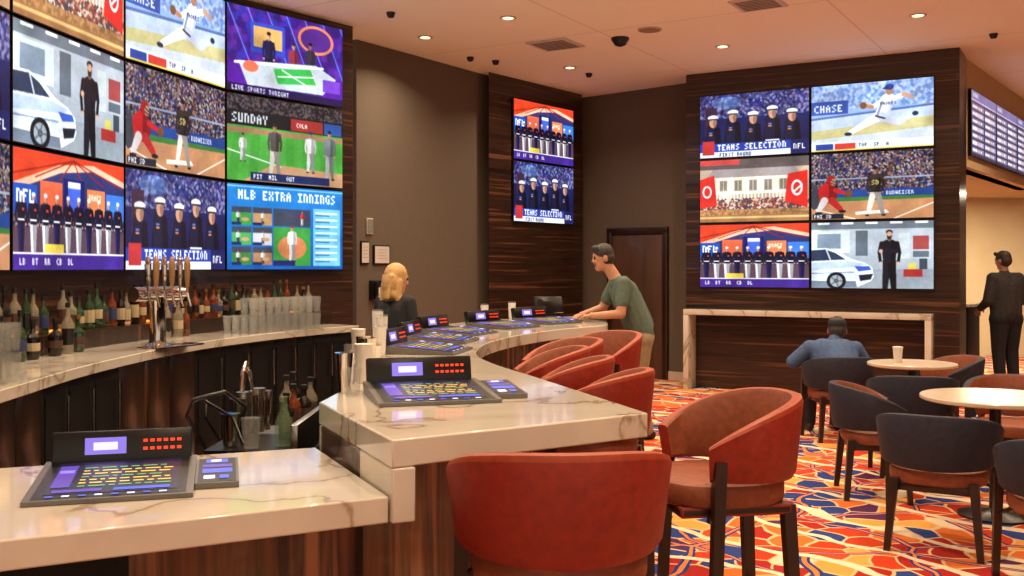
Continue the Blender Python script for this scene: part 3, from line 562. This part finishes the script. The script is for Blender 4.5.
for sx in (-1,1):
    leg(m,sx*.235,-.235,0,sx*.20,-.20,.40,.017,.024,2); leg(m,sx*.285,.16,0,sx*.28,.115,.56,.016,.022,2); leg(m,sx*.27,.12,.33,sx*.2,.1,.37,.014,.014,2)
chair=m.mesh('lounge_chair')
for x,y,a in [(2.97,9.1,0),(2.50,6.85,-100),(2.38,5.58,-30),(2.68,4.82,-12),(3.02,7.55,-15),(3.88,8.95,95),(3.58,7.15,150),(3.75,5.6,100)]:
    add('lounge_chair',chair,(x,y,0),math.radians(a))
def table(x,y,r):
    m=Mb([TABLE,BLACK]); m.M=Matrix.Translation((x,y,0))
    m.lathe((0,0,0),[(r*.5,0),(r*.5,.012),(.06,.035),(.035,.05),(.035,.68),(.09,.715),(.12,.72)],1,28); m.lathe((0,0,.72),[(r-.015,0),(r,.008),(r,.024),(r-.006,.03)],0,48); m.done('cafe_table',30)
table(3.38,8.45,.36); table(3.02,6.25,.44)
m=Mb([mat('paper_cup3',(220,215,210),.5)]); m.lathe((3.26,8.45,.7505),[(.03,0),(.04,.12),(.043,.125),(.041,.135),(.005,.14)],0,16); m.done('paper_cup')
m=Mb([BLACKM,QZ]); m.M=Matrix.Translation((5.98,13.3,0))@Matrix.Rotation(.93,4,'Z'); m.box((0,.1,.52),(.7,.5,1.04),0,bev=.005); m.box((0,.1,1.06),(.78,.58,.04),1,bev=.004); m.done('service_counter')
# ---------------------------------------------------------------- wall & ceiling details
WL0,WL1=(-1.72,11.06),(-.25,13.25)
def onwall(name,t,z,w,h,mats_,f):
    q,a=along(WL0,WL1,t,.0); m=Mb(mats_); m.M=Matrix.Translation((q.x,q.y,z))@Matrix.Rotation(a,4,'Z'); f(m,w,h); m.done(name)
def frame(m,w,h):
    m.box((0,-.012,0),(w,.02,h),0,bev=.003); m.box((0,-.024,0),(w*.86,.004,h*.86),1)
    for k in range(4): m.box((0,-.027,h*.25-k*h*.15),(w*.55,.002,h*.012),0)
PAP=mat('paper_notice',(205,198,190),.6)
onwall('wall_notice',.12,1.72,.13,.26,[BLACK,PAP],frame); onwall('wall_notice',.40,1.70,.28,.22,[BLACK,PAP],frame)
onwall('thermostat',.2,2.02,.1,.18,[WHITE,mat('lcd_dull',(120,125,110),.4)],frame)
m=Mb([BLACK,PAP]); q,a=along(WL0,WL1,.3,.0); m.M=Matrix.Translation((q.x,q.y,1.3))@Matrix.Rotation(a,4,'Z'); m.box((0,-.03,0),(.2,.06,.22),0,bev=.008); m.box((-.06,-.08,0),(.045,.04,.2),0,bev=.012); m.box((.03,-.062,-.02),(.08,.004,.1),1); m.done('wall_phone')
LAMP=mat('lamp_lens',(255,225,170),.4,es=9,ec=(255,215,150))
m=Mb([WHITE,LAMP]); m.lathe((0,0,0),[(.085,0),(.085,-.008),(.06,-.012),(.055,-.002)],0,20); m.lathe((0,0,0),[(.05,-.002),(.05,-.006),(.01,-.007)],1,16); lm=m.mesh('recessed_light')
spots=[(-.04,10.1),(2.4,11.4),(4.06,10.0),(-.95,10.95),(.73,12.6),(1.5,9.3),(3,8),(.4,7.2),(-1.2,8.6),(-1.5,6),(.5,4.9),(2.6,5.5),(4.5,7),(-1.0,3.9),(.8,2.3),(3,3),(-1.4,1.5),(6.6,11.6),(5.8,9),(1.0,0),(-2.2,7.4),(-2.3,5.4)]
for i,(x,y) in enumerate(spots):
    add('recessed_light',lm,(x,y,CH-.0005))
    l=bpy.data.lights.new('downlight','AREA'); l.shape='DISK'; l.size=.12; l.energy=31; l.color=(1,.79,.54); l.spread=math.radians(140)
    add('downlight_lamp',l,(x,y,CH-.03))
m=Mb([BLACK,WHITE]); m.lathe((1.19,11,CH),[(.1,0),(.1,-.02),(.085,-.04),(.06,-.08),(.02,-.095)],0,20); m.done('dome_camera')
for x,y in [(1.0,13.0),(-.2,12.2),(-1.2,9.9),(5.2,10.8),(-.5,12.0)]:
    m=Mb([BLACK]); m.lathe((x,y,CH),[(.045,0),(.045,-.012),(.03,-.05),(.01,-.055)],0,14); m.done('security_camera')
m=Mb([WHITE,mat('vent_dark',(120,98,80),.6)])
for x,y,w in [(.49,11.3,.5),(2.35,9.55,.45)]:
    m.M=Matrix.Translation((x,y,CH))@Matrix.Rotation(-.55,4,'Z'); m.box((0,0,-.008),(w,w,.014),0,bev=.003)
    for k in range(7): m.box((0,-w*.36+k*w*.12,-.017),(w*.8,w*.05,.006),1)
m.M=Matrix(); m.done('ceiling_vent')
m=Mb([WHITE,mat('speaker_grille',(150,125,100),.7)]); m.lathe((1.46,10.6,CH),[(.13,0),(.13,-.01),(.115,-.014),(.02,-.016)],[0,0,1],24); m.done('ceiling_speaker')
# ---------------------------------------------------------------- people
def capsule(p0,r0,p1,r1,n=14):
    p0=Vector(p0);p1=Vector(p1);ax=(p1-p0); ax=ax.normalized() if ax.length>1e-5 else Vector((0,0,1)); u=ax.orthogonal().normalized(); v=ax.cross(u); R=[]
    for k in range(5):
        t=math.pi/2*(1-k/4.); R.append((p0-ax*r0*math.sin(t),max(r0*math.cos(t),r0*.03)))
    for k in range(5):
        t=math.pi/2*(k/4.); R.append((p1+ax*r1*math.sin(t),max(r1*math.cos(t),r1*.03)))
    vs=[c+(u*math.cos(2*math.pi*i/n)+v*math.sin(2*math.pi*i/n))*r for c,r in R for i in range(n)]
    fs=[(j*n+i,j*n+(i+1)%n,(j+1)*n+(i+1)%n,(j+1)*n+i) for j in range(len(R)-1) for i in range(n)]+[tuple(range(n))[::-1],tuple(range((len(R)-1)*n,len(R)*n))]
    return vs,fs
def ellip(c,r,R,n=16):
    vs=[];h=n//2
    for j in range(h+1):
        t=math.pi*j/h;q=max(math.sin(t),.03)
        for i in range(n): vs.append(Vector(c)+R@Vector((r[0]*q*math.cos(2*math.pi*i/n),r[1]*q*math.sin(2*math.pi*i/n),-r[2]*math.cos(t))))
    fs=[(j*n+i,j*n+(i+1)%n,(j+1)*n+(i+1)%n,(j+1)*n+i) for j in range(h) for i in range(n)]+[tuple(range(n))[::-1],tuple(range(h*n,h*n+n))]
    return vs,fs
def head(P,c,yaw=0,pitch=0,hair='short',cap=False):
    R=Matrix.Rotation(yaw,3,'Z')@Matrix.Rotation(pitch,3,'X'); c=Vector(c)
    def e(l,o,r): P.append(('e',l,c+R@Vector(o),r,R))
    def k(l,a,ra,b,rb): P.append(('c',l,c+R@Vector(a),ra,c+R@Vector(b),rb))
    e('skin',(0,0,.025),(.074,.092,.098)); e('skin',(0,.022,-.045),(.056,.066,.07)); k('skin',(0,.07,-.085),.022,(0,.06,-.09),.024)
    k('skin',(0,.088,.02),.009,(0,.104,-.016),.012); e('skin',(-.02,.078,-.02),(.022,.02,.02)); e('skin',(.02,.078,-.02),(.022,.02,.02))
    k('skin',(-.035,.08,.038),.012,(.035,.08,.038),.012)
    for s in (-1,1): e('eye',(s*.031,.083,.014),(.013,.01,.008)); e('skin',(s*.078,-.005,-.005),(.012,.022,.032))
    k('lip',(-.02,.084,-.052),.007,(.02,.084,-.052),.007)
    if hair=='short': e('hair',(0,-.012,.05),(.084,.096,.088)); e('hair',(0,-.035,.0),(.083,.076,.08)); k('hair',(-.04,.06,.1),.03,(.04,.06,.1),.03)
    if hair=='long':
        e('hair',(0,-.014,.045),(.098,.1,.098)); e('hair',(0,-.045,-.03),(.11,.075,.12)); k('hair',(-.075,.0,-.02),.035,(-.09,.0,-.15),.028); k('hair',(.075,.0,-.02),.035,(.09,.0,-.15),.028); e('hair',(0,-.05,-.13),(.105,.05,.06))
        for j in range(7):
            x=-.09+j*.03; k('hair',(x,-.08,.02),.018,(x*1.1,-.085,-.17-.01*(j%2)),.012)
    if cap: e('cap',(0,-.01,.055),(.088,.102,.078)); P.append(('e','cap',c+R@Vector((0,.11,.045)),(.065,.06,.012),R))
def body(J,W=1.,sleeve=.6,legs=True,coat=False):
    P=[];c=lambda l,a,ra,b,rb:P.append(('c',l,Vector(J[a]) if isinstance(a,str) else Vector(a),ra,Vector(J[b]) if isinstance(b,str) else Vector(b),rb))
    lp=lambda a,b,t:Vector(J[a]).lerp(Vector(J[b]),t)
    pel=Vector(J['pelvis']);ne=Vector(J['neck'])
    chest=Vector(J['chest'])
    for s in ('L','R'):
        sh=Vector(J['sh'+s]);hp=Vector(J['hip'+s])
        c('shirt',pel.lerp(hp,.75)+Vector((0,0,.06)),.115*W,chest.lerp(sh,.42),.118*W); c('shirt',chest.lerp(sh,.42),.118*W,sh,.068*W)
    c('shirt',pel+Vector((0,0,.08)),.125*W,chest,.135*W); c('shirt',chest,.12*W,ne-Vector((0,0,.05)),.075*W)
    c('shirt','shL',.066*W,'shR',.066*W)
    c('skin',ne-Vector((0,0,.03)),.06,'head',.052)
    if coat: c('shirt',ne-Vector((0,0,.06)),.085,ne+Vector((0,0,.0)),.07)
    for s in ('L','R'):
        sh='sh'+s;el='el'+s;wr='wr'+s
        c('skin',sh,.05*W,el,.043*W); c('skin',el,.043*W,wr,.029)
        if sleeve>=1: c('shirt',sh,.066*W,el,.056*W); c('shirt',el,.056*W,lp(el,wr,.93),.042*W)
        else: c('shirt',sh,.068*W,lp(sh,el,sleeve),.062*W)
        if legs:
            hp='hip'+s;kn='kn'+s;an='an'+s
            c('pants',pel.lerp(Vector(J[hp]),.6),.125*W,hp,.112*W); c('pants',hp,.105*W,kn,.072*W); c('pants',kn,.072*W,an,.058*W)
            a=Vector(J[an]); f=Vector(J.get('toe',(0,1,0))).normalized()
            c('shoe',a-f*.04-Vector((0,0,.045)),.042,a+f*.13-Vector((0,0,.052)),.036)
    return P
def hand(w,d,nrm,side,curl=.5):
    w=Vector(w);d=Vector(d).normalized();nrm=Vector(nrm);nrm=(nrm-d*nrm.dot(d)).normalized();lat=d.cross(nrm)*side; out=[]
    palm=[('c','skin',w,.026,w+d*.03,.03),]
    for k,(o,l) in enumerate([(-.030,.068),(-.010,.078),(.010,.074),(.029,.058)]):
        b=w+d*.045+lat*o; kn=w+d*.085+lat*o*1.1; out.append((b,.013,kn,.0105))
        d1=(d*math.cos(curl)-nrm*math.sin(curl)); m1=kn+d1*l*.5; d2=(d*math.cos(curl*2.2)-nrm*math.sin(curl*2.2)); out.append((kn,.0098,m1,.0088)); out.append((m1,.0088,m1+d2*l*.48,.0072))
    b=w+d*.02-lat*.022; t1=b+(d*.7-lat*.75).normalized()*.045-nrm*.01; out.append((b,.014,t1,.011)); out.append((t1,.0105,t1+(d*.9-lat*.25-nrm*.3).normalized()*.035,.0085))
    return palm,out
def person(name,P,hands,MT,loc,rz,voxel=.009):
    V=[];Fc=[]
    for p in P:
        vs,fs=capsule(*p[2:6]) if p[0]=='c' else ellip(p[2],p[3],p[4]); b=len(V); V+=[tuple(v) for v in vs]; Fc+=[tuple(b+i for i in f) for f in fs]
    me=bpy.data.meshes.new('tmp'); me.from_pydata(V,[],Fc); me.update(); 
    bm=bmesh.new(); bm.from_mesh(me); bmesh.ops.recalc_face_normals(bm,faces=bm.faces); bm.to_mesh(me); bm.free()
    ob=bpy.data.objects.new('tmp',me); S.collection.objects.link(ob)
    r=ob.modifiers.new('r','REMESH'); r.mode='VOXEL'; r.voxel_size=voxel
    s=ob.modifiers.new('s','SMOOTH'); s.factor=.5; s.iterations=3
    dg=bpy.context.evaluated_depsgraph_get(); dg.update(); nm=bpy.data.meshes.new_from_object(ob.evaluated_get(dg)); bpy.data.objects.remove(ob)
    n=len(nm.polygons); C=np.zeros(n*3); nm.polygons.foreach_get('center',C); C=C.reshape(-1,3)
    best=np.full(n,1e9); lab=np.zeros(n,int); keys=list(MT.keys())
    for p in P:
        if p[0]=='c':
            a=np.array(p[2]);b=np.array(p[4]);ab=b-a;t=np.clip((C-a)@ab/(ab@ab+1e-9),0,1); dd=np.linalg.norm(C-a-t[:,None]*ab,axis=1)-(p[3]+(p[5]-p[3])*t)
        else:
            q=(C-np.array(p[2]))@np.array(p[4]); rr_=np.array(p[3]); k0=np.linalg.norm(q/rr_,axis=1);k1=np.linalg.norm(q/rr_**2,axis=1)+1e-9; dd=k0*(k0-1)/k1
        if p[1] in('eye','lip'): dd=dd-.003
        if p[1]=='hair': dd=dd-.002
        mk=dd<best; best[mk]=dd[mk]; lab[mk]=keys.index(p[1])
    nm.materials.clear()
    for k in keys: nm.materials.append(MT[k])
    nm.polygons.foreach_set('material_index',lab.astype(np.int32)); nm.update()
    bm=bmesh.new(); bm.from_mesh(nm)
    for h in hands:
        for c_ in h:
            vs,fs=capsule(*c_,n=8); VV=[bm.verts.new(v) for v in vs]
            for f in fs: bm.faces.new([VV[i] for i in f]).material_index=keys.index('skin')
    bmesh.ops.recalc_face_normals(bm,faces=bm.faces); bm.to_mesh(nm); bm.free(); nm.shade_smooth(); nm.name=name
    return add(name,nm,loc,rz)
def MTs(shirt,pants,hair,skin=(190,135,105),shoe=(30,25,22),cap=(24,26,34)):
    return dict(skin=mat('skin',skin,.5),shirt=noisy('shirt_cloth',shirt,tuple(min(255,v+14) for v in shirt),30,.85,.2),pants=noisy('pants_cloth',pants,tuple(min(255,v+12) for v in pants),30,.85,.2),
      hair=noisy('hair',hair,tuple(min(255,v+28) for v in hair),60,.6,.4),eye=mat('eye',(30,22,20),.2),lip=mat('lip',(150,85,72),.5),shoe=mat('shoe',shoe,.5),cap=mat('cap_cloth',cap,.8))
# leaning man
J=dict(pelvis=(0,0,.95),chest=(0,.12,1.27),neck=(0,.21,1.46),head=(0,.32,1.61),shL=(-.185,.17,1.41),shR=(.185,.2,1.41),elL=(-.25,.2,1.14),wrL=(-.2,.43,1.125),elR=(.25,.32,1.17),wrR=(.12,.50,1.125),
 hipL=(-.095,0,.9),hipR=(.095,0,.9),knL=(-.11,.03,.5),knR=(.11,.05,.5),anL=(-.12,-.05,.09),anR=(.12,.0,.09))
P=body(J,1.04,.62); head(P,(0,.335,1.64),.1,-.18,'short'); hs=[]
for s,sd in (('L',-1),('R',1)):
    pm,o=hand(J['wr'+s],Vector(J['wr'+s])-Vector(J['el'+s]),(0,0,1),sd,.35); P+=pm; hs.append(o)
person('man',P,hs,MTs((80,96,84),(140,120,92),(34,27,24)),(1.17,9.15,0),math.radians(90))
# bartender woman
J=dict(pelvis=(0,0,.85),chest=(0,.02,1.12),neck=(0,.02,1.29),head=(0,.03,1.41),shL=(-.155,.02,1.25),shR=(.155,.02,1.25),elL=(-.21,.03,.98),wrL=(-.14,.22,.95),elR=(.21,.03,.98),wrR=(.16,.24,.98),
 hipL=(-.09,0,.82),hipR=(.09,0,.82),knL=(-.09,.01,.46),knR=(.09,.01,.46),anL=(-.09,-.02,.09),anR=(.09,.0,.09))
P=body(J,.9,.6); head(P,(0,.035,1.44),-.5,-.15,'long'); hs=[]
for s,sd in (('L',-1),('R',1)):
    pm,o=hand(J['wr'+s],Vector(J['wr'+s])-Vector(J['el'+s]),(0,0,1),sd,.5); P+=pm; hs.append(o)
person('woman',P,hs,MTs((22,22,26),(24,24,28),(180,138,84)),(-1.0,8.45,.012),math.radians(-35))
# seated man (facing away, slouched)
J=dict(pelvis=(0,-.05,.58),chest=(-.02,.06,.74),neck=(.02,.16,.86),head=(.06,.22,.95),shL=(-.22,.10,.81),shR=(.2,.12,.80),elL=(-.36,.16,.68),wrL=(-.26,.38,.70),elR=(.31,.16,.66),wrR=(.15,.35,.62),
 hipL=(-.1,-.02,.56),hipR=(.1,-.02,.56),knL=(-.14,.4,.53),knR=(.14,.4,.53),anL=(-.14,.42,.09),anR=(.14,.46,.09))
P=body(J,1.15,1.,coat=True); head(P,(.07,.23,.965),-.2,-.1,'short',cap=True); hs=[]
for s,sd in (('L',-1),('R',1)):
    pm,o=hand(J['wr'+s],Vector(J['wr'+s])-Vector(J['el'+s]),(0,0,1),sd,.5); P+=pm; hs.append(o)
person('man',P,hs,MTs((58,82,122),(30,32,40),(34,26,22)),(2.97,9.12,0),0)
# man in dark coat
J=dict(pelvis=(0,0,.95),chest=(0,.02,1.27),neck=(0,.03,1.47),head=(0,.05,1.61),shL=(-.19,.01,1.42),shR=(.19,.01,1.42),elL=(-.26,.02,1.13),wrL=(-.2,.22,1.03),elR=(.25,.02,1.13),wrR=(.2,.22,1.05),
 hipL=(-.1,0,.9),hipR=(.1,0,.9),knL=(-.11,.01,.5),knR=(.11,.03,.5),anL=(-.12,-.04,.09),anR=(.12,.0,.09))
P=body(J,1.15,1.,coat=True); head(P,(0,.05,1.64),.3,-.15,'short'); hs=[]
for s,sd in (('L',-1),('R',1)):
    pm,o=hand(J['wr'+s],Vector(J['wr'+s])-Vector(J['el'+s]),(0,0,1),sd,.6); P+=pm; hs.append(o)
person('man',P,hs,MTs((48,46,46),(26,26,30),(44,32,26)),(6.3,12.75,0),math.radians(15))
# ---------------------------------------------------------------- lights / world / camera
l=bpy.data.lights.new('lounge_light','AREA'); l.size=1.0; l.energy=190; l.color=(1,.84,.6); add('lounge_lamp',l,(7.3,15.3,2.7))
w=bpy.data.worlds.new('World'); S.world=w; w.use_nodes=True; bg=w.node_tree.nodes['Background']; bg.inputs[0].default_value=(1,.8,.6,1); bg.inputs[1].default_value=.8
cd=bpy.data.cameras.new('Camera'); cd.sensor_width=36; cd.lens=1000/1024*36; cd.shift_y=-20/1024; cd.clip_end=100
cam=add('Camera',cd,(0,0,1.55)); cam.rotation_euler=(math.pi/2,0,0); S.camera=cam
